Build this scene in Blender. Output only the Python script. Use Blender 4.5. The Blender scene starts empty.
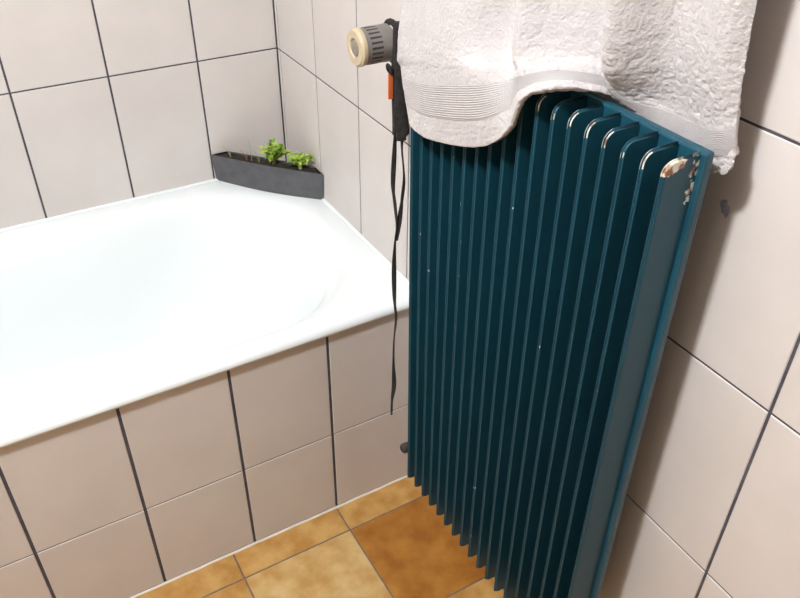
import bpy, bmesh, math, random
from mathutils import Vector, Matrix, noise
random.seed(7)
S = bpy.context.scene
C = S.collection

# ------------------------------------------------------------------ camera
R = ((0.8646344, -0.50229586, 0.01030624), (-0.28889489, -0.51386737, -0.80776238), (0.41103174, 0.69544173, -0.58941811))  # right, down, forward
CAM = Vector((-0.6894, -1.7556, 1.4576))
FPX = 786.0
cam = bpy.data.cameras.new('camera')
cam.sensor_width = 36.0
cam.lens = FPX / 800 * 36
cam.clip_start = 0.02
co = bpy.data.objects.new('camera', cam)
C.objects.link(co)
m = Matrix.Identity(4)
for i in range(3):
    m[i][0] = R[0][i]; m[i][1] = -R[1][i]; m[i][2] = -R[2][i]; m[i][3] = CAM[i]
co.matrix_world = m
S.camera = co
# ------------------------------------------------------------------ world, exposure
w = bpy.data.worlds.new('world'); S.world = w; w.use_nodes = True
w.node_tree.nodes['Background'].inputs[0].default_value = (0.8, 0.88, 1, 1)
w.node_tree.nodes['Background'].inputs[1].default_value = 0.3
S.view_settings.view_transform = 'Standard'
S.view_settings.look = 'None'
S.view_settings.gamma = 1
S.view_settings.use_curve_mapping = False
S.view_settings.exposure = 0.0
LAMP_POS = (-1.16, -1.43, 2.45)
LAMP_POWER = 630.0


def ray(u, v):
    a, b = (u - 400) / FPX, (v - 299) / FPX
    return Vector([R[0][i] * a + R[1][i] * b + R[2][i] for i in range(3)])


def hit(u, v, ax, val):                      # pixel + known plane -> point in the room
    d = ray(u, v)
    return CAM + d * ((val - CAM[ax]) / d[ax])


# ------------------------------------------------------------------ materials
def new_mat(name, col, rough=0.5, metal=0.0, spec=0.5):
    mt = bpy.data.materials.new(name); mt.use_nodes = True
    b = mt.node_tree.nodes['Principled BSDF']
    b.inputs['Base Color'].default_value = (*col, 1)
    b.inputs['Roughness'].default_value = rough
    b.inputs['Metallic'].default_value = metal
    b.inputs['Specular IOR Level'].default_value = spec
    return mt, mt.node_tree, b


def mottled(name, c1, c2, scale, rough=0.5, bump=0.0, bscale=200, detail=6, spec=0.5, vary=0.0, lo=.35, hi=.65, c3=None):
    mt, nt, b = new_mat(name, c1, rough, 0, spec)
    N, L = nt.nodes, nt.links
    tc = N.new('ShaderNodeTexCoord')
    oi = N.new('ShaderNodeObjectInfo')
    mul = N.new('ShaderNodeVectorMath'); mul.operation = 'SCALE'
    mul.inputs[0].default_value = (17, 31, 23)
    L.new(oi.outputs['Random'], mul.inputs['Scale'])
    ad = N.new('ShaderNodeVectorMath'); ad.operation = 'ADD'
    L.new(tc.outputs['Object'], ad.inputs[0]); L.new(mul.outputs[0], ad.inputs[1])
    n = N.new('ShaderNodeTexNoise'); n.inputs['Scale'].default_value = scale; n.inputs['Detail'].default_value = detail
    L.new(ad.outputs[0], n.inputs['Vector'])
    r = N.new('ShaderNodeValToRGB')
    r.color_ramp.elements[0].position = lo; r.color_ramp.elements[1].position = hi
    r.color_ramp.elements[0].color = (*c1, 1); r.color_ramp.elements[1].color = (*c2, 1)
    if c3:
        e = r.color_ramp.elements.new((lo + hi) / 2); e.color = (*c3, 1)
    L.new(n.outputs['Fac'], r.inputs[0])
    out = r.outputs[0]
    if vary:
        hs = N.new('ShaderNodeHueSaturation')
        mr = N.new('ShaderNodeMapRange'); mr.inputs[3].default_value = 1 - vary; mr.inputs[4].default_value = 1 + vary
        L.new(oi.outputs['Random'], mr.inputs[0]); L.new(mr.outputs[0], hs.inputs['Value']); L.new(out, hs.inputs['Color'])
        out = hs.outputs[0]
    L.new(out, b.inputs['Base Color'])
    if bump:
        n2 = N.new('ShaderNodeTexNoise'); n2.inputs['Scale'].default_value = bscale; n2.inputs['Detail'].default_value = 4
        L.new(ad.outputs[0], n2.inputs['Vector'])
        bp = N.new('ShaderNodeBump'); bp.inputs['Strength'].default_value = bump; bp.inputs['Distance'].default_value = 0.002
        L.new(n2.outputs['Fac'], bp.inputs['Height']); L.new(bp.outputs[0], b.inputs['Normal'])
    return mt


M = {}
M['tile'] = mottled('wall_tile_glaze', (0.605, 0.562, 0.535), (0.635, 0.592, 0.565), 9, .38, .04, 30, vary=.015)
M['apron'] = mottled('apron_tile_glaze', (0.605, 0.562, 0.535), (0.635, 0.592, 0.565), 9, .38, .04, 30, vary=.015)
M['grout'] = mottled('grey_grout', (0.05, 0.05, 0.065), (0.085, 0.08, 0.09), 60, .9, .3, 400)
M['floor_grout'] = mottled('floor_grout', (0.14, 0.11, 0.085), (0.2, 0.16, 0.12), 60, .9, .3, 400)
M['ochre'] = mottled('floor_tile_ochre', (0.40, 0.20, 0.045), (0.54, 0.33, 0.11), 24, .45, .15, 90, 8, vary=.03)
M['cream'] = mottled('floor_tile_cream', (0.45, 0.26, 0.075), (0.60, 0.43, 0.19), 20, .45, .15, 90, 8, vary=.03)
M['rust'] = mottled('floor_tile_rust', (0.28, 0.10, 0.010), (0.42, 0.19, 0.03), 18, .45, .15, 90, 8, vary=.03)
M['plaster'] = mottled('plaster', (0.36, 0.33, 0.30), (0.40, 0.37, 0.34), 6, .8, .1, 120)
M['brown_wall'] = mottled('brown_wall_paint', (0.20, 0.16, 0.13), (0.24, 0.19, 0.16), 6, .8, .1, 120)
M['enamel'] = mottled('bath_enamel', (0.785, 0.838, 0.85), (0.80, 0.852, 0.864), 4, .18)
M['caulk'] = mottled('caulk', (0.75, 0.7, 0.62), (0.82, 0.77, 0.7), 30, .6, .1, 200)
M['planter'] = mottled('planter_plastic', (0.07, 0.07, 0.077), (0.095, 0.095, 0.102), 40, .55, .1, 300)
M['soil'] = mottled('soil', (0.012, 0.009, 0.007), (0.035, 0.025, 0.018), 90, .95, 1.0, 250)
M['leaf'] = mottled('leaf_green', (0.20, 0.36, 0.03), (0.50, 0.66, 0.12), 50, .5, 0, vary=.12)
M['sprout'] = mottled('sprout_green', (0.3, 0.4, 0.12), (0.45, 0.52, 0.2), 60, .5)
M['redstem'] = mottled('red_stem', (0.4, 0.14, 0.09), (0.5, 0.22, 0.14), 60, .5)
M['grey_plastic'] = mottled('grey_plastic', (0.155, 0.145, 0.132), (0.19, 0.175, 0.16), 30, .5, .05, 300)
M['dark_slot'] = mottled('dark_slot', (0.03, 0.028, 0.026), (0.045, 0.04, 0.04), 60, .7)
M['cream_plastic'] = mottled('cream_plastic', (0.46, 0.38, 0.25), (0.54, 0.45, 0.31), 60, .45)
M['beige_plastic'] = mottled('beige_plastic', (0.20, 0.17, 0.135), (0.26, 0.22, 0.175), 60, .5)
M['brass'] = mottled('dull_nickel', (0.35, 0.34, 0.32), (0.45, 0.44, 0.42), 40, .35)
M['brass'].node_tree.nodes['Principled BSDF'].inputs['Metallic'].default_value = .9
M['black_cloth'] = mottled('black_cloth', (0.012, 0.011, 0.011), (0.028, 0.025, 0.024), 150, .9, .6, 900)
M['orange'] = mottled('orange_plastic', (0.55, 0.12, 0.035), (0.62, 0.16, 0.05), 40, .45)
M['chrome'] = mottled('chrome', (0.8, 0.8, 0.8), (0.85, 0.85, 0.85), 5, .12)
M['chrome'].node_tree.nodes['Principled BSDF'].inputs['Metallic'].default_value = 1
M['smudge'] = mottled('blue_grey_paint', (0.26, 0.275, 0.36), (0.38, 0.385, 0.44), 120, .6)
M['white_metal'] = mottled('white_metal', (0.8, 0.8, 0.78), (0.84, 0.84, 0.82), 10, .4)


def lamp_mat():
    mt, nt, b = new_mat('opal_glass_glow', (0.9, 0.88, 0.84), .3)
    b.inputs['Emission Color'].default_value = (0.97, 0.98, 1.0, 1)
    b.inputs['Emission Strength'].default_value = LAMP_POWER
    return mt


M['opal'] = lamp_mat()


def towel_mat(name, band):
    mt, nt, b = new_mat(name, (0.74, 0.70, 0.69), .95, 0, .15)
    N, L = nt.nodes, nt.links
    b.inputs['Sheen Weight'].default_value = .25
    tc = N.new('ShaderNodeTexCoord')
    if band:
        wv = N.new('ShaderNodeTexWave'); wv.bands_direction = 'Y'
        wv.inputs['Scale'].default_value = 11; wv.inputs['Distortion'].default_value = .6
        L.new(tc.outputs['UV'], wv.inputs['Vector'])
        h = wv.outputs['Fac']; st, ds = .7, .0012
    else:
        n = N.new('ShaderNodeTexNoise'); n.inputs['Scale'].default_value = 260; n.inputs['Detail'].default_value = 3
        L.new(tc.outputs['Object'], n.inputs['Vector'])
        h = n.outputs['Fac']; st, ds = .8, .0024
    bp = N.new('ShaderNodeBump'); bp.inputs['Strength'].default_value = st; bp.inputs['Distance'].default_value = ds
    L.new(h, bp.inputs['Height']); L.new(bp.outputs[0], b.inputs['Normal'])
    n3 = N.new('ShaderNodeTexNoise'); n3.inputs['Scale'].default_value = 30
    L.new(tc.outputs['Object'], n3.inputs['Vector'])
    r = N.new('ShaderNodeValToRGB')
    r.color_ramp.elements[0].color = (0.45, 0.425, 0.42, 1); r.color_ramp.elements[1].color = (0.54, 0.515, 0.515, 1)
    L.new(n3.outputs['Fac'], r.inputs[0]); L.new(r.outputs[0], b.inputs['Base Color'])
    return mt


M['terry'] = towel_mat('white_terry', False)
M['hem'] = towel_mat('white_woven_hem', True)


def paint_mat(name, chip_end):
    """teal radiator paint; chips on the thin edges (wear), larger on the end fin's top corner"""
    mt, nt, b = new_mat(name, (0.012, 0.115, 0.165), .42, 0, .35)
    N, L = nt.nodes, nt.links
    tc = N.new('ShaderNodeTexCoord'); oi = N.new('ShaderNodeObjectInfo')
    sc = N.new('ShaderNodeVectorMath'); sc.operation = 'SCALE'; sc.inputs[0].default_value = (13, 29, 7)
    L.new(oi.outputs['Random'], sc.inputs['Scale'])
    ad = N.new('ShaderNodeVectorMath'); ad.operation = 'ADD'
    L.new(tc.outputs['Object'], ad.inputs[0]); L.new(sc.outputs[0], ad.inputs[1])

    def noise_(scale, det=3):
        n = N.new('ShaderNodeTexNoise'); n.inputs['Scale'].default_value = scale; n.inputs['Detail'].default_value = det
        L.new(ad.outputs[0], n.inputs['Vector']); return n.outputs['Fac']

    def mth(op, a, bb, c=None):
        n = N.new('ShaderNodeMath'); n.operation = op
        for i, x in enumerate([a, bb] + ([c] if c is not None else [])):
            if isinstance(x, (int, float)): n.inputs[i].default_value = x
            else: L.new(x, n.inputs[i])
        return n.outputs[0]

    sp = N.new('ShaderNodeSeparateXYZ'); L.new(tc.outputs['Object'], sp.inputs[0])
    sn = N.new('ShaderNodeSeparateXYZ'); L.new(tc.outputs['Normal'], sn.inputs[0])
    edge = mth('LESS_THAN', mth('ABSOLUTE', sn.outputs['Y'], 0), .75)
    # object z = 0 at the top of the fin, x = 0 at the front edge
    top = mth('GREATER_THAN', sp.outputs['Z'], -.019)
    front = mth('LESS_THAN', sp.outputs['X'], .012)
    c_top = mth('MULTIPLY', mth('MULTIPLY', edge, mth('MULTIPLY', top, front)), mth('GREATER_THAN', noise_(38), .50))
    c_edge = mth('MULTIPLY', edge, mth('GREATER_THAN', noise_(45, 5), .715))
    chip = mth('MAXIMUM', c_top, c_edge)
    if chip_end:
        # bare patch below the rounded top edge and a flaked line down the seam
        nz = mth('MULTIPLY', mth('SUBTRACT', noise_(95, 4), .5), .028)
        patch = mth('GREATER_THAN', mth('ADD', sp.outputs['Z'], nz), -.0125)
        patch = mth('MULTIPLY', patch, mth('LESS_THAN', mth('ADD', sp.outputs['X'], nz), .026))
        seam = mth('MULTIPLY', mth('GREATER_THAN', mth('ADD', sp.outputs['X'], nz), .039), mth('GREATER_THAN', mth('ADD', sp.outputs['Z'], nz), -.055))
        seam = mth('MULTIPLY', seam, mth('GREATER_THAN', noise_(160, 4), .49))
        chip = mth('MAXIMUM', chip, mth('MAXIMUM', patch, seam))
    ramp = N.new('ShaderNodeValToRGB')
    ramp.color_ramp.elements[0].color = (0.006, 0.050, 0.078, 1); ramp.color_ramp.elements[1].color = (0.0085, 0.067, 0.100, 1)
    L.new(noise_(12), ramp.inputs[0])
    cr = N.new('ShaderNodeValToRGB')
    cr.color_ramp.elements[0].position = .38; cr.color_ramp.elements[1].position = .5
    cr.color_ramp.elements[0].color = (0.25, 0.10, 0.05, 1); cr.color_ramp.elements[1].color = (0.72, 0.68, 0.58, 1)
    L.new(noise_(120), cr.inputs[0])
    mx = N.new('ShaderNodeMix'); mx.data_type = 'RGBA'
    L.new(chip, mx.inputs['Factor']); L.new(ramp.outputs[0], mx.inputs['A']); L.new(cr.outputs[0], mx.inputs['B'])
    L.new(mx.outputs['Result'], b.inputs['Base Color'])
    return mt


M['paint'] = paint_mat('teal_radiator_paint', False)
M['paint_end'] = paint_mat('teal_paint_flaked', True)
M['paint_plain'] = mottled('teal_paint_panel', (0.006, 0.050, 0.078), (0.0085, 0.067, 0.100), 12, .38)


# ------------------------------------------------------------------ helpers
def mesh_obj(name, bm, mat, parent=None, loc=(0, 0, 0), smooth=False):
    me = bpy.data.meshes.new(name)
    bmesh.ops.recalc_face_normals(bm, faces=bm.faces)
    bm.to_mesh(me); bm.free()
    if smooth:
        for p in me.polygons: p.use_smooth = True
    me.materials.append(mat)
    return link(name, me, parent, loc)


def link(name, me, parent=None, loc=(0, 0, 0)):
    o = bpy.data.objects.new(name, me); C.objects.link(o)
    if parent: o.parent = parent
    o.location = loc
    return o


def thing(name, label, cat, loc=(0, 0, 0), group=None):
    o = bpy.data.objects.new(name, None); C.objects.link(o); o.location = loc
    o.empty_display_size = .05
    return tag(o, label, cat, group)


def tag(o, label, cat, group=None):
    o['label'] = label; o['category'] = cat
    if group: o['group'] = group
    return o


def struct(o, label, cat):
    o['kind'] = 'structure'; o['label'] = label; o['category'] = cat
    return o


def box(bm, x0, x1, y0, y1, z0, z1, bev=0, seg=1):
    r = bmesh.ops.create_cube(bm, size=1)
    vs = r['verts']
    bmesh.ops.scale(bm, verts=vs, vec=(x1 - x0, y1 - y0, z1 - z0))
    bmesh.ops.translate(bm, verts=vs, vec=((x0 + x1) / 2, (y0 + y1) / 2, (z0 + z1) / 2))
    if bev:
        es = list({e for v in vs for e in v.link_edges})
        bmesh.ops.bevel(bm, geom=es, offset=bev, segments=seg, affect='EDGES', profile=.5)
    return bm


def cyl(bm, a, b, r1, r2=None, seg=24, cap=True):
    a, b = Vector(a), Vector(b); d = b - a
    q = d.to_track_quat('Z', 'Y').to_matrix().to_4x4()
    mt = Matrix.Translation((a + b) / 2) @ q
    bmesh.ops.create_cone(bm, cap_ends=cap, segments=seg, radius1=r1, radius2=r1 if r2 is None else r2, depth=d.length, matrix=mt)
    return bm


def lathe(bm, prof, axis_o, axis_d, seg=40):
    """revolve (distance along axis, radius) pairs"""
    q = Vector(axis_d).to_track_quat('Z', 'Y').to_matrix()
    rings = []
    for d, r in prof:
        if r < 1e-6:
            rings.append([bm.verts.new(Vector(axis_o) + q @ Vector((0, 0, d)))]); continue
        rings.append([bm.verts.new(Vector(axis_o) + q @ Vector((r * math.cos(2 * math.pi * k / seg), r * math.sin(2 * math.pi * k / seg), d))) for k in range(seg)])
    for a, b in zip(rings, rings[1:]):
        for k in range(seg):
            j = (k + 1) % seg
            if len(a) == 1 and len(b) == 1: continue
            if len(a) == 1: bm.faces.new((a[0], b[k], b[j]))
            elif len(b) == 1: bm.faces.new((a[k], a[j], b[0]))
            else: bm.faces.new((a[k], a[j], b[j], b[k]))
    return bm


def tube(bm, pts, rad, seg=10):
    """tube along points; rad a number or one (width, thickness, twist) triple per point"""
    pts = [Vector(p) for p in pts]; rings = []
    prev = None
    for i, p in enumerate(pts):
        t = (pts[min(i + 1, len(pts) - 1)] - pts[max(i - 1, 0)]).normalized()
        if prev is None:
            n = t.orthogonal().normalized()
        else:
            n = (prev - t * prev.dot(t)).normalized()
        prev = n; bn = t.cross(n)
        rr = rad[i] if isinstance(rad, (list, tuple)) else (rad, rad, 0)
        if isinstance(rr, (int, float)): rr = (rr, rr, 0)
        c, s = math.cos(rr[2]), math.sin(rr[2])
        n2, b2 = n * c + bn * s, bn * c - n * s
        rings.append([bm.verts.new(p + n2 * rr[0] * math.cos(2 * math.pi * k / seg) + b2 * rr[1] * math.sin(2 * math.pi * k / seg)) for k in range(seg)])
    for a, b in zip(rings, rings[1:]):
        for k in range(seg):
            j = (k + 1) % seg
            bm.faces.new((a[k], a[j], b[j], b[k]))
    bm.faces.new(rings[0]); bm.faces.new(rings[-1])
    return bm


def catmull(ps, t):
    n = len(ps) - 1
    i = min(int(t), n - 1); f = t - i
    p0 = ps[max(i - 1, 0)]; p1 = ps[i]; p2 = ps[i + 1]; p3 = ps[min(i + 2, n)]
    return .5 * ((2 * p1) + (p2 - p0) * f + (2 * p0 - 5 * p1 + 4 * p2 - p3) * f * f + (3 * p1 - p0 - 3 * p2 + p3) * f * f * f)


def dense(ps, n):
    return [catmull(ps, (len(ps) - 1) * k / (n - 1)) for k in range(n)]


# ------------------------------------------------------------------ the room
XL, YF, ZC = -1.90, -3.40, 2.45              # left wall, wall behind the camera, ceiling
W, H = .20, .30                              # wall tile
ZROW = .8338
APRON_Y, APRON_Z = -.669, .511
TUB_Z = .532
TT = .006                                    # tile thickness; tile faces lie on x=0, y=0, z=0 ...

_cache = {}


def tile_mesh(dx, dy, dz, axis, sign, mat):
    """a slab centred on its own origin with the face towards sign*axis chamfered"""
    key = (round(dx, 4), round(dy, 4), round(dz, 4), axis, sign, mat.name)
    if key in _cache: return _cache[key]
    bm = bmesh.new()
    box(bm, -dx / 2, dx / 2, -dy / 2, dy / 2, -dz / 2, dz / 2)
    half = (dx, dy, dz)[axis] / 2
    es = [e for e in bm.edges if all(abs(v.co[axis] - sign * half) < 1e-6 for v in e.verts)]
    bmesh.ops.bevel(bm, geom=es, offset=.0011, segments=1, affect='EDGES')
    me = bpy.data.meshes.new('tile'); bmesh.ops.recalc_face_normals(bm, faces=bm.faces)
    bm.to_mesh(me); bm.free(); me.materials.append(mat)
    _cache[key] = me
    return me


def slab(name, x0, x1, y0, y1, z0, z1, mat, label, cat='wall'):
    bm = bmesh.new(); box(bm, x0, x1, y0, y1, z0, z1)
    return struct(mesh_obj(name, bm, mat), label, cat)


GD = .0016                                   # how far the joints lie behind the tile faces
GV, GH = .0042, .0032                        # joint widths


def cuts(lo, hi, anchor, step):
    k = math.ceil((lo - anchor) / step - 1e-6)
    c = [lo]
    while anchor + k * step < hi - 1e-4:
        if anchor + k * step > lo + 1e-3: c.append(anchor + k * step)
        k += 1
    c.append(hi)
    return c


# wall at the back of the bath
wb = slab('wall_back', XL - .1, .1, GD, .12, -.1, ZC + .1, M['grout'], 'pale tiled wall along the far side of the bath')
xs = cuts(XL, 0, -.1957, W); zs = cuts(.534, ZC, ZROW, H)
for a, b in zip(xs, xs[1:]):
    for c, d in zip(zs, zs[1:]):
        me = tile_mesh(b - a - GV, TT, d - c - GH, 1, -1, M['tile'])
        link('tile', me, wb, ((a + b) / 2, TT / 2, (c + d) / 2))
# wall the radiator hangs on
wr = slab('wall_right', GD, .12, YF - .1, GD, -.1, ZC + .1, M['grout'], 'pale tiled wall behind the teal radiator')
ys = cuts(YF, 0, -.2133, W); zs = cuts(0, ZC, ZROW, H)
for a, b in zip(ys, ys[1:]):
    for c, d in zip(zs, zs[1:]):
        if a > -.66 and d < .54: continue    # behind the bath
        me = tile_mesh(TT, b - a - GV, d - c - GH, 0, -1, M['tile'])
        link('tile', me, wr, (TT / 2, (a + b) / 2, (c + d) / 2))
# tiled front of the bath
wa = slab('wall_apron', XL, 0, APRON_Y + GD, APRON_Y + .035, 0, APRON_Z, M['grout'], 'grey-beige tiled front panel under the bath rim')
xs = cuts(XL, 0, -.2088, W); zs = [0, .2362, APRON_Z]
for a, b in zip(xs, xs[1:]):
    for i, (c, d) in enumerate(zip(zs, zs[1:])):
        t = .001 if i else .004
        me = tile_mesh(b - a - .0058, TT, d - c - .0024 - (0 if i else .004), 1, -1, M['apron'])
        link('tile', me, wa, ((a + b) / 2, APRON_Y + TT / 2, (c + d) / 2 + (0 if i else .002)))
# floor
fl = slab('floor', XL - .1, .1, YF - .1, .1, -.12, -GD, M['floor_grout'], 'ochre and rust stone-look tiled floor', 'floor')
xs = cuts(XL, 0, -.2109, .25); ysf = [APRON_Y]
y = -.7395
while y > YF: ysf.append(y); y -= .25
ysf.append(YF)
for j, (b_, a_) in enumerate(zip(ysf, ysf[1:])):
    for i, (a, b) in enumerate(zip(xs, xs[1:])):
        fromright = len(xs) - 2 - i
        if j == 0: mt = M['ochre']
        elif j == 1: mt = (M['rust'], M['cream'], M['ochre'])[min(fromright, 2)]
        elif j == 2 and fromright < 2: mt = M['ochre']
        else: mt = random.choice([M['ochre'], M['cream'], M['rust'], M['ochre']])
        me = tile_mesh(b - a - .0035, b_ - a_ - .0035, TT, 2, 1, mt)
        link('tile', me, fl, ((a + b) / 2, (a_ + b_) / 2, -TT / 2))
slab('wall_left', XL - .12, XL, YF - .1, GD, -.1, ZC + .1, M['plaster'], 'plain plaster wall at the far end of the bath')
slab('wall_front', XL - .1, .1, YF - .12, YF, -.1, ZC + .1, M['brown_wall'], 'plain brown-painted wall facing the bath')
slab('ceiling', XL - .1, .1, YF - .1, .1, ZC, ZC + .12, M['plaster'], 'plain painted ceiling', 'ceiling')
# caulk line at the foot of the tiled bath front
bm = bmesh.new()
n = 60
pts = [(XL + (0 - XL) * k / n, APRON_Y - .0005 + .0006 * math.sin(k * 2.3), .0012) for k in range(n + 1)]
tube(bm, pts, .0032, 8)
struct(mesh_obj('trim_1', bm, M['caulk'], smooth=True), 'thin pale caulk line between bath front and floor', 'trim')

for nm, a, b, lab in (('trim_2', (XL, -.001, TUB_Z + .001), (-.001, -.001, TUB_Z + .001), 'white caulk line where the bath meets the far wall'),
                      ('trim_3', (-.001, -.001, TUB_Z + .001), (-.001, APRON_Y, TUB_Z + .001), 'white caulk line where the bath meets the radiator wall')):
    bm = bmesh.new()
    tube(bm, [Vector(a).lerp(Vector(b), k / 30) for k in range(31)], .0045, 8)
    struct(mesh_obj(nm, bm, M['enamel'], smooth=True), lab, 'trim')

# ------------------------------------------------------------------ ceiling lamp (above the frame)
lamp = thing('ceiling_lamp', 'round opal glass ceiling lamp above the room', 'lamp', LAMP_POS)
bm = bmesh.new(); lathe(bm, [(0, 0), (0, .10), (-.02, .10), (-.03, .085), (-.03, 0)], (0, 0, 0), (0, 0, 1))
mesh_obj('lamp_base', bm, M['white_metal'], lamp, smooth=False)
bm = bmesh.new(); lathe(bm, [(-.03, 0), (-.03, .06)] + [(-.09 + .065 * math.cos(t), .082 * math.sin(t)) for t in [math.radians(50 + 130 * k / 14) for k in range(14)]] + [(-.155, 0)], (0, 0, 0), (0, 0, 1))
mesh_obj('glass_shade', bm, M['opal'], lamp, smooth=True)

# ------------------------------------------------------------------ bathtub
tub = thing('bathtub', 'white enamel bathtub built in behind the tiled front', 'bathtub', (XL / 2, -.34, 0))


def rrect(x0, x1, y0, y1, r, n=14):
    """rounded rectangle, counter-clockwise, same vertex count for every r"""
    out = []
    for cx, cy, a0 in ((x1 - r, y1 - r, 0), (x0 + r, y1 - r, 90), (x0 + r, y0 + r, 180), (x1 - r, y0 + r, 270)):
        for k in range(n + 1):
            a = math.radians(a0 + 90 * k / n)
            out.append((cx + r * math.cos(a), cy + r * math.sin(a)))
    return out


bx0, bx1, by0, by1 = XL + .003, -.0008, APRON_Y - .012, -.0008
levels = [  # inset left, right, front, back, corner radius, z
    (.006, .0, .012, .0, .004, APRON_Z + .001), (.001, .0, .001, .0, .005, APRON_Z + .003), (.0, .0, .0, .0, .005, APRON_Z + .009),
    (.0, .0, .0035, .0, .006, TUB_Z - .006), (.002, .001, .009, .001, .008, TUB_Z - .001), (.006, .003, .017, .003, .012, TUB_Z),
    (.05, .035, .040, .035, .20, TUB_Z - .001), (.06, .045, .047, .043, .24, TUB_Z - .004), (.075, .06, .055, .055, .25, TUB_Z - .013),
    (.09, .085, .067, .068, .25, TUB_Z - .04), (.12, .13, .08, .085, .24, TUB_Z - .11), (.15, .20, .095, .10, .23, TUB_Z - .22),
    (.18, .27, .11, .115, .21, TUB_Z - .31), (.22, .33, .14, .145, .18, TUB_Z - .355), (.30, .42, .20, .20, .11, TUB_Z - .37)]
bm = bmesh.new()
rings = []
for l, r_, f, k, rad, z in levels:
    rings.append([bm.verts.new((x - tub.location.x, y_ - tub.location.y, z)) for x, y_ in rrect(bx0 + l, bx1 - r_, by0 + f, by1 - k, rad)])
for a, b in zip(rings, rings[1:]):
    for k in range(len(a)):
        j = (k + 1) % len(a)
        bm.faces.new((a[k], a[j], b[j], b[k]))
bm.faces.new(rings[-1])
shell = mesh_obj('tub_shell', bm, M['enamel'], tub, smooth=True)
bm = bmesh.new(); lathe(bm, [(0, 0), (0, .03), (.003, .032), (.005, .02), (.003, .012), (.003, 0)], (-.9 - tub.location.x, 0, TUB_Z - .37), (0, 0, 1), 24)
mesh_obj('drain', bm, M['chrome'], tub, smooth=True)

# ------------------------------------------------------------------ radiator
XF, XP, XB = -.120, -.073, -.061             # fin front, panel face, panel back
ZT, ZB = 1.128, .2090
Y0, PITCH, NF = -.8315, .02740, 18
YR, YL = -1.3080, Y0 + .012
rad = thing('radiator', 'tall teal steel radiator with vertical fins and chipped paint', 'radiator', (XP, (YR + YL) / 2, ZB))
rl = rad.location.copy()
rad.rotation_euler.y = -.0115          # leans a touch out of plumb
bm = bmesh.new(); box(bm, XB, XP, YR, YL, ZB + .005, ZT, .003, 2)
for v in bm.verts: v.co -= rl
mesh_obj('panel', bm, M['paint_plain'], rad)


def fin_mesh():
    th = .0032
    d = XP + .001 - XF                       # depth: x from 0 (front) to d (panel)
    h = ZT - .0015 - ZB
    rt, rb = .015, .010
    pr = [(d, 0)]
    for k in range(9):
        a = math.radians(90 + 90 * k / 8); pr.append((rt + rt * math.cos(a), -rt + rt * math.sin(a)))
    for k in range(7):
        a = math.radians(180 + 90 * k / 6); pr.append((rb + rb * math.cos(a), -h + rb + rb * math.sin(a)))
    pr.append((d, -h))
    bm = bmesh.new()
    v = [bm.verts.new((x, -th, z)) for x, z in pr]
    f = bm.faces.new(v)
    ex = bmesh.ops.extrude_face_region(bm, geom=[f])
    bmesh.ops.translate(bm, verts=[g for g in ex['geom'] if isinstance(g, bmesh.types.BMVert)], vec=(0, 2 * th, 0))
    es = [e for e in bm.edges if abs(e.verts[0].co.y - e.verts[1].co.y) < 1e-6 and not all(abs(q.co.x - d) < 1e-5 for q in e.verts)]
    bmesh.ops.bevel(bm, geom=es, offset=.0028, segments=3, affect='EDGES')
    bmesh.ops.recalc_face_normals(bm, faces=bm.faces)
    me = bpy.data.meshes.new('fin'); bm.to_mesh(me); bm.free()
    me.materials.append(M['paint'])
    for pg in me.polygons: pg.use_smooth = True
    return me


fm = fin_mesh()
fe = fm.copy(); fe.materials.clear(); fe.materials.append(M['paint_end'])
for k in range(NF):
    o = link('fin', fe if k == NF - 1 else fm, rad, Vector((XF, Y0 - k * PITCH, ZT - .0015)) - rl)
    wn = o.modifiers.new('weighted', 'WEIGHTED_NORMAL'); wn.keep_sharp = False; wn.weight = 100
    if k == NF - 1: o['label'] = 'end fin with flaked paint at its top corner'
for yy in (-.93, -1.2):
    for zz in (.33, .98):
        bm = bmesh.new()
        box(bm, XB - .001, -.004, yy - .012, yy + .012, zz - .003, zz + .003, .001)
        box(bm, -.006, -.0003, yy - .02, yy + .02, zz - .03, zz + .03, .001)
        box(bm, XB - .001, XB + .004, yy - .012, yy + .012, zz - .003, zz + .02, .001)
        for v in bm.verts: v.co -= rl
        mesh_obj('wall_bracket', bm, M['paint_plain'], rad)
# lower connection: short pipe from the panel into the wall, half hidden at the far end
PV = hit(402.5, 449, 1, -.752)
bm = bmesh.new()
tube(bm, dense([Vector(q) for q in ((-.064, YL - .01, PV.z + .012), (-.064, YL + .03, PV.z + .010), (-.064, -.765, PV.z), (-.060, -.754, PV.z), (-.045, -.752, PV.z), (-.02, -.752, PV.z), (-.0003, -.752, PV.z))], 30), .008, 14)
cyl(bm, (-.060, -.752, PV.z), (PV.x + .012, -.752, PV.z), .0105)
for v in bm.verts: v.co -= rl
mesh_obj('return_pipe', bm, M['paint_plain'], rad, smooth=True)
bm = bmesh.new()
lathe(bm, [(0, 0), (0, .011), (.010, .011), (.014, .008), (.014, 0)], (PV.x + .012, -.752, PV.z), (-1, 0, 0), 24)
for v in bm.verts: v.co -= rl
mesh_obj('lockshield_cap', bm, M['dark_slot'], rad)

# ------------------------------------------------------------------ thermostatic valve
VY, VZ = -.735, 1.076
val = thing('thermostatic_valve', 'grey ribbed thermostatic valve with cream end cap beside the radiator', 'valve', (-.064, VY, VZ))
vl = val.location


def vpart(name, bm, mat, parent=val, smooth=False):
    for v in bm.verts: v.co -= vl
    return mesh_obj(name, bm, mat, parent, smooth=smooth)


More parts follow.
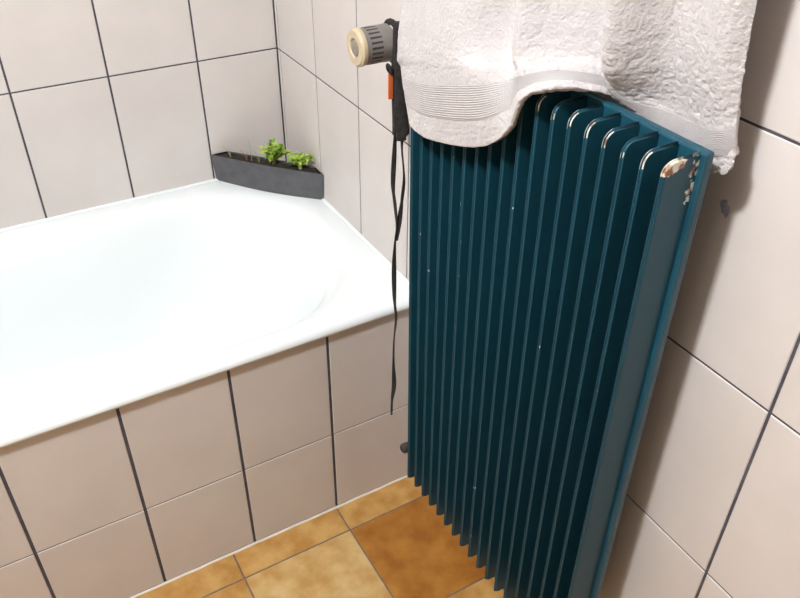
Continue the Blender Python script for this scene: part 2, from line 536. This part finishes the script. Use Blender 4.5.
bm = bmesh.new()
cyl(bm, (-.064, VY - .022, VZ), (-.064, YL + .0008, VZ), .010)
cyl(bm, (-.064, VY - .03, VZ), (-.064, VY - .05, VZ), .016, seg=6)
vpart('union_nut', bm, M['brass'])
bm = bmesh.new()
lathe(bm, [(0, 0), (0, .013), (.012, .015), (.03, .015), (.034, .012), (.044, .012), (.044, 0)], (-.048, VY, VZ), (-1, 0, 0), 28)
cyl(bm, (-.066, VY + .0, VZ), (-.066, VY - .03, VZ), .0135)
vpart('valve_body', bm, M['brass'])
bm = bmesh.new()
cyl(bm, (-.05, VY, VZ), (-.006, VY, VZ), .009)
cyl(bm, (-.008, VY, VZ), (-.0, VY, VZ), .022)
vpart('supply_pipe', bm, M['brass'])
bm = bmesh.new()
lathe(bm, [(.010, 0), (.010, .024), (.013, .0272), (.016, .0275), (.030, .0268), (.052, .0264), (.058, .0264), (.058, .0)], (-.101, VY, VZ), (-1, 0, 0), 48)
head = vpart('valve_head', bm, M['grey_plastic'], smooth=False)
for k in range(22):
    a = 2 * math.pi * k / 22
    bm = bmesh.new()
    box(bm, -.0095, .0095, -.0017, .0017, -.0013, .0013, .0005)
    mt = Matrix.Translation((-.101 - .0425, VY, VZ)) @ Matrix.Rotation(a, 4, 'X') @ Matrix.Translation((0, 0, .0256))
    bmesh.ops.transform(bm, matrix=mt, verts=bm.verts)
    o = vpart('slot', bm, M['dark_slot'], head)
bm = bmesh.new()
lathe(bm, [(.0, 0), (.0, .0265), (.002, .0278), (.007, .0278), (.0105, .0245), (.0105, .0145), (.0075, .0125), (.0075, 0)], (-.159, VY, VZ), (-1, 0, 0), 48)
cap = vpart('end_cap', bm, M['cream_plastic'], smooth=False)
cap['label'] = 'cream ring on the valve end'
bm = bmesh.new()
lathe(bm, [(0, 0), (0, .0118), (.002, .0118), (.0032, .0098), (.0032, 0)], (-.1663, VY, VZ), (-1, 0, 0), 32)
vpart('dial', bm, M['beige_plastic'])

# ------------------------------------------------------------------ black cloth belt hung on the valve
belt = thing('cloth_belt', 'thin black cloth belt looped over the valve and hanging down', 'belt', (-.098, VY, .3))
bl = belt.location
BY = VY - .004


def pxs(lst, yy):                            # outline pixels onto the vertical plane the belt hangs in
    return [hit(u, v, 1, yy) for u, v in lst]


def bpart(name, bm, smooth=True):
    for v in bm.verts: v.co -= bl
    return mesh_obj(name, bm, M['black_cloth'], belt, smooth=smooth)


bm = bmesh.new()                              # loop round the neck of the head
ring = []
for k in range(41):
    a = 2 * math.pi * k / 40
    ring.append((-.1052 + .0008 * math.sin(3 * a), VY + .0270 * math.cos(a), VZ + .0285 * math.sin(a)))
tube(bm, ring, [(.0048, .0048, 0)] * 41, 10)
bpart('loop', bm)
bm = bmesh.new()                              # gathered knot under the loop, widening to a flat flap
ps = dense(pxs([(397, 22), (397.5, 45), (397, 62), (397.5, 80), (399, 100), (400.5, 124), (401, 140)], BY - .030), 26)
rd = [(.006 + .0085 * (k / 25) ** 1.2 - (.006 if k > 23 else 0), .0045, 1.2) for k in range(26)]
tube(bm, ps, rd, 12)
bpart('knot', bm)
for nm, px, n, amp in (('strand', [(396, 118), (394.5, 150), (393, 185), (395, 205), (396.5, 226), (395, 243), (394, 268), (394.5, 300), (396, 318), (394, 340), (393.5, 365), (394, 385), (392, 400), (391.5, 414)], 90, 1.0),
                       ('strand', [(402, 130), (402, 150), (404, 178), (402, 200), (399.5, 220), (397, 240)], 40, .7)):
    bm = bmesh.new()
    ps = dense(pxs(px, BY - .028), n)
    ph = 0 if amp == 1 else 1.7
    rd = [(.0026 + .0018 * abs(math.sin(k * .19 + ph)), .0015, k * .10 + ph) for k in range(n)]
    rd[-1] = (.003, .0025, 0)
    tube(bm, ps, rd, 10)
    bpart(nm, bm)
# orange tab hanging under the valve
tabo = thing('hanging_tab', 'small orange-red plastic tab hanging below the valve head', 'tab', hit(390.5, 86, 1, VY - .034))
bm = bmesh.new(); box(bm, -.0042, .0042, -.0014, .0014, -.0205, .0195, .0012, 2)
mesh_obj('tab_strip', bm, M['orange'], tabo)
bm = bmesh.new()
t0 = tabo.location
tube(bm, dense([Vector((0, 0, .019)), Vector((-.004, .002, .026)), Vector((-.006, -.001, .034)), Vector((-.003, -.004, .030)), Vector((.001, -.002, .0185))], 16), .0022, 8)
mesh_obj('tab_loop', bm, M['black_cloth'], tabo, smooth=True)

# ------------------------------------------------------------------ towel and its rail
RZ = 1.72
rail = thing('towel_rail', 'chrome towel rail on the wall above the radiator', 'towel rail', (0, -1.05, RZ))
bm = bmesh.new(); cyl(bm, (-.085, -.36, 0), (-.085, .36, 0), .0065)
mesh_obj('rail_bar', bm, M['chrome'], rail, smooth=False)
for s in (-1, 1):
    bm = bmesh.new(); cyl(bm, (0, s * .35, 0), (-.085, s * .35, 0), .009); cyl(bm, (0, s * .35, 0), (-.008, s * .35, 0), .022)
    mesh_obj('rail_bracket', bm, M['chrome'], rail)

TC = [[(412, 126, -.144), (403, 70, -.144), (401, 20, -.148)], [(432, 139, -.147), (425, 75, -.150), (425, 15, -.144)],
      [(480, 146, -.148), (470, 75, -.152), (470, 15, -.138)], [(508, 132, -.151), (500, 75, -.148), (500, 15, -.13)],
      [(523, 100, -.153), (524, 71, -.139), (525, 15, -.122)], [(553, 89, -.142), (553, 68, -.122), (550, 15, -.11)],
      [(588, 91, -.105), (588, 71, -.098), (590, 15, -.095)], [(612, 96, -.076), (612, 79, -.078), (614, 15, -.09)], [(641, 115, -.0525), (641, 96, -.058), (645, 15, -.085)],
      [(684, 160, -.049), (682, 110, -.053), (685, 15, -.075)], [(724, 173, -.050), (717, 120, -.053), (725, 15, -.07)],
      [(736, 156, -.050), (738, 118, -.053), (755, 10, -.065)]]
cols = []
for c in TC:
    p = [hit(u, v, 0, x) for u, v, x in c]
    y = p[2].y
    p.append(Vector((-.094, y, 1.55)))
    p.append(Vector((-.0965, y, RZ)))
    cols.append(p)
NSEG = 4


def towel_raw(u, s):
    """u 0..1 across, s 0..4 up (0 hem, 1 above the hem band, 2 top of picture, 4 rail)"""
    t = u * (len(cols) - 1)
    p = catmull([catmull(c, s) for c in cols], t)
    k = min(s, 2.4) / 2.4
    win = min(1, u / .12, (1 - u) / .12)
    fold = (.021 * k * math.sin(u * 24 + .9) + .007 * k * math.sin(u * 41 + 2)) * win
    fade = 1 if s < 3 else max(0, 4 - s)
    p.x += fold * fade * (.55 + .45 * min(1, s))
    return p


def towel_pt(u, s, off, terry):
    e = 1e-3
    p = towel_raw(u, s)
    du = towel_raw(min(u + e, 1), s) - towel_raw(max(u - e, 0), s)
    ds = towel_raw(u, min(s + e, 4)) - towel_raw(u, max(s - e, 0))
    n = du.cross(ds)
    if n.length < 1e-12: n = Vector((-1, 0, 0))
    n.normalize()
    if n.dot(Vector((-1, -.6, .4))) < 0 and s > .1: n = -n
    d = off
    if terry:
        d += .0023 * (noise.noise(p * 200) * .8 + noise.noise(p * 90) * .4) * terry * (.75 + .25 * min(1, max(0, (u - .2) / .3)))
    return p + n * d


towel = thing('towel', 'white terry towel hanging over the radiator top', 'towel', (-.09, -1.06, 1.0))
tl = towel.location
NU = 220
srow = [2.0 * k / 90 for k in range(91)] + [2 + 2.0 * k / 30 for k in range(1, 31)]


def towel_mesh(us, ss, off, terry):
    me = bpy.data.meshes.new('towel')
    vs = []
    for s in ss:
        for u in us:
            tr = terry * (0.25 if .38 < s < .92 else .8) if terry else 0
            vs.append(towel_pt(u, s, off, tr) - tl)
    n = len(us)
    fs = [(j * n + i, j * n + i + 1, (j + 1) * n + i + 1, (j + 1) * n + i) for j in range(len(ss) - 1) for i in range(n - 1)]
    me.from_pydata(vs, [], fs)
    uvl = me.uv_layers.new(name='uv')
    for pl in me.polygons:
        pl.use_smooth = True
        for li in pl.loop_indices:
            vi = me.loops[li].vertex_index
            uvl.data[li].uv = (us[vi % n], ss[vi // n])
    return me


us = [k / NU for k in range(NU + 1)]
me = towel_mesh(us, srow, 0, 1.0)
# a short tail over the back of the rail, so the towel really hangs on it
me.materials.append(M['terry'])
o = link('cloth', me, towel)
so = o.modifiers.new('thick', 'SOLIDIFY'); so.thickness = .007; so.offset = 0
so.use_rim = True
bv = o.modifiers.new('soft', 'SUBSURF'); bv.levels = 0; bv.render_levels = 0
me = towel_mesh(us, [.44 + .44 * k / 20 for k in range(21)], .0037, 1.0)
me.materials.append(M['hem'])
o = link('hem_band', me, towel)
o.modifiers.new('thick', 'SOLIDIFY').thickness = .0012
o['label'] = 'flat woven band above the hem'
bm = bmesh.new()                              # the part folded over the rail and down its back
n = 24
prof = []
for k in range(11):
    a = math.pi * k / 10
    prof.append((-.085 - .0115 * math.cos(a), RZ + .0115 * math.sin(a)))
prof += [(-.0745, RZ - .12), (-.0735, RZ - .25)]
y0, y1 = cols[0][4].y, cols[-1][4].y
rows = [[bm.verts.new(Vector((x, y0 + (y1 - y0) * i / n, z)) - tl) for i in range(n + 1)] for x, z in prof]
for a, b in zip(rows, rows[1:]):
    for i in range(n): bm.faces.new((a[i], a[i + 1], b[i + 1], b[i]))
o = mesh_obj('folded_back', bm, M['terry'], towel, smooth=True)
sm = o.modifiers.new('thick', 'SOLIDIFY'); sm.thickness = .005; sm.offset = 0

# ------------------------------------------------------------------ corner planter
PZ0, PZ1 = TUB_Z, .603
pl = thing('corner_planter', 'dark grey trough planter set across the corner of the bath rim', 'planter', (-.06, -.07, PZ0))
ploc = pl.location


def planter_outline(ax, ay, bulge, deep, n=16):
    """front bowed line from the far wall to the right wall, then the back line nearer the corner"""
    g = .002
    nx, ny = -ay, -ax
    l = math.hypot(nx, ny); nx, ny = nx / l, ny / l
    out = []
    for k in range(n + 1):
        t = k / n
        b = bulge * math.sin(math.pi * t)
        out.append((-ax * (1 - t) - g * t + nx * b, -g * (1 - t) - ay * t + ny * b))
    kx, ky = ax - deep * l / ay, ay - deep * l / ax
    out.append((-g, -ky)); out.append((-kx, -g))
    return out


bm = bmesh.new()
spec = [(.188, .221, .009, .026, PZ0 - .001), (.191, .225, .009, .029, PZ0 + .003), (.1965, .2315, .006, .034, PZ1 - .003), (.196, .231, .006, .0335, PZ1), (.193, .2275, .006, .0295, PZ1), (.192, .2265, .006, .0285, PZ1 - .004), (.189, .222, .006, .026, PZ0 + .006)]
rings = [[bm.verts.new(Vector((x, y_, z)) - ploc) for x, y_ in planter_outline(*sp[:4])] for sp in spec for z in (sp[4],)]
bm.faces.new(rings[0])
for a, b in zip(rings, rings[1:]):
    for k in range(len(a)):
        j = (k + 1) % len(a); bm.faces.new((a[k], a[j], b[j], b[k]))
bm.faces.new(rings[-1])
mesh_obj('pot', bm, M['planter'], pl)
SOIL = PZ1 - .005
bm = bmesh.new()
ol = planter_outline(.1915, .2255, .006, .0285)
fr, bk = ol[:17], (ol[18], ol[17])
grid = []
for i in range(7):
    row = []
    for k, (x, y_) in enumerate(fr):
        q = Vector((x, y_, SOIL)).lerp(Vector((bk[0][0] + (bk[1][0] - bk[0][0]) * k / 16, bk[0][1] + (bk[1][1] - bk[0][1]) * k / 16, SOIL)), i / 6)
        q.z += .003 * noise.noise(q * 90)
        row.append(bm.verts.new(q - ploc))
    grid.append(row)
for r0, r1 in zip(grid, grid[1:]):
    for k in range(16): bm.faces.new((r0[k], r0[k + 1], r1[k + 1], r1[k]))
mesh_obj('soil', bm, M['soil'], pl)


def leaf(bm, base, direction, up, ln, wd):
    """small lobed leaf: a curved strip of three pairs"""
    d = direction.normalized(); sd = d.cross(up).normalized(); nn = sd.cross(d)
    prof = [(0, .08), (.25, .85), (.42, .55), (.6, 1.0), (.78, .45), (1.0, .02)]
    L_, Cc, R_ = [], [], []
    for t, wv in prof:
        c = base + d * ln * t - nn * ln * .25 * t * t
        Cc.append(bm.verts.new(c))
        L_.append(bm.verts.new(c + sd * wd * wv * .5 + nn * wd * .15 * wv)); R_.append(bm.verts.new(c - sd * wd * wv * .5 + nn * wd * .15 * wv))
    for i in range(len(prof) - 1):
        bm.faces.new((Cc[i], L_[i], L_[i + 1], Cc[i + 1])); bm.faces.new((R_[i], Cc[i], Cc[i + 1], R_[i + 1]))


def herb(base, height, spread, nst, label, seed, size):
    rnd = random.Random(seed)
    t = thing('herb_plant', label, 'plant', base, 'plants in the corner planter')
    bs, bl_ = bmesh.new(), bmesh.new()
    for k in range(nst):
        a = rnd.uniform(0, 2 * math.pi); sp = spread * rnd.uniform(.25, 1); h = height * rnd.uniform(.55, 1)
        tip = Vector((sp * math.cos(a), sp * math.sin(a), h))
        ps = [Vector((rnd.uniform(-.004, .004), rnd.uniform(-.004, .004), -.006)), Vector((tip.x * .3, tip.y * .3, h * .55)), tip]
        tube(bs, dense(ps, 7), .0009, 6)
        for q in range(11):
            f = rnd.uniform(.45, 1.0)
            b0 = catmull(ps, 2 * f)
            dr = Vector((rnd.uniform(-1, 1), rnd.uniform(-1, 1), rnd.uniform(-.2, .7)))
            leaf(bl_, b0, dr, Vector((rnd.uniform(-.3, .3), rnd.uniform(-.3, .3), 1)), size * rnd.uniform(.7, 1.2), size * rnd.uniform(.55, .9))
    mesh_obj('stems', bs, M['sprout'], t, smooth=True)
    o = mesh_obj('foliage', bl_, M['leaf'], t, smooth=False)
    o['kind'] = 'stuff'
    return t


SZ = SOIL + .002
p1 = hit(274, 163, 2, SZ); p2 = hit(300, 168, 2, SZ)
herb(p1, .050, .034, 18, 'bushy bright green herb in the middle of the corner planter', 3, .017)
herb(p2, .040, .036, 16, 'low green herb at the right end of the corner planter', 5, .014)


def sprout(px, h, lean, mat, label, blades):
    b = hit(px[0], px[1], 2, SZ)
    t = thing('sprout', label, 'sprout', b, 'plants in the corner planter')
    for i in range(blades):
        bm = bmesh.new()
        k = (i - (blades - 1) / 2)
        hh = h * (1 - .22 * i)
        ps = [Vector((0, 0, -.006)), Vector((lean * .3 + k * .004, -k * .003, hh * .5)), Vector((lean + k * .014, -k * .008, hh))]
        n = 10
        tube(bm, dense(ps, n), [(.0013 * (1 - .8 * q / n), .0006, .5) for q in range(n)], 6)
        mesh_obj('blade', bm, mat, t, smooth=True)


sprout((231, 156.5), .030, -.012, M['sprout'], 'thin pale sprout at the left end of the corner planter', 2)
sprout((247, 159.5), .026, -.006, M['redstem'], 'short reddish stem in the corner planter', 2)
sprout((252, 160), .052, -.004, M['sprout'], 'tallest thin green stalk in the corner planter', 1)
sprout((259, 161.5), .032, -.003, M['sprout'], 'short green shoot beside the bushy herb', 2)

# ------------------------------------------------------------------ blue-grey smear of paint on the wall
c = hit(725, 208, 0, 0)
bm = bmesh.new()
n = 22
top = []
for k in range(n):
    a = 2 * math.pi * k / n
    r_ = .0066 * (1 + .28 * math.sin(2 * a + .5) + .15 * math.sin(5 * a))
    top.append((r_ * math.cos(a) * .9, r_ * math.sin(a) * 1.5))
back = [bm.verts.new((-.0001, x, z)) for x, z in top]
frn = [bm.verts.new((-.0004, x * .85, z * .85)) for x, z in top]
for k in range(n):
    j = (k + 1) % n; bm.faces.new((back[k], back[j], frn[j], frn[k]))
bm.faces.new(frn); bm.faces.new(back)
tag(mesh_obj('paint_smear', bm, M['smudge'], None, (0, c.y, c.z)), 'small blue-grey paint smear on the wall tile right of the radiator', 'paint mark')
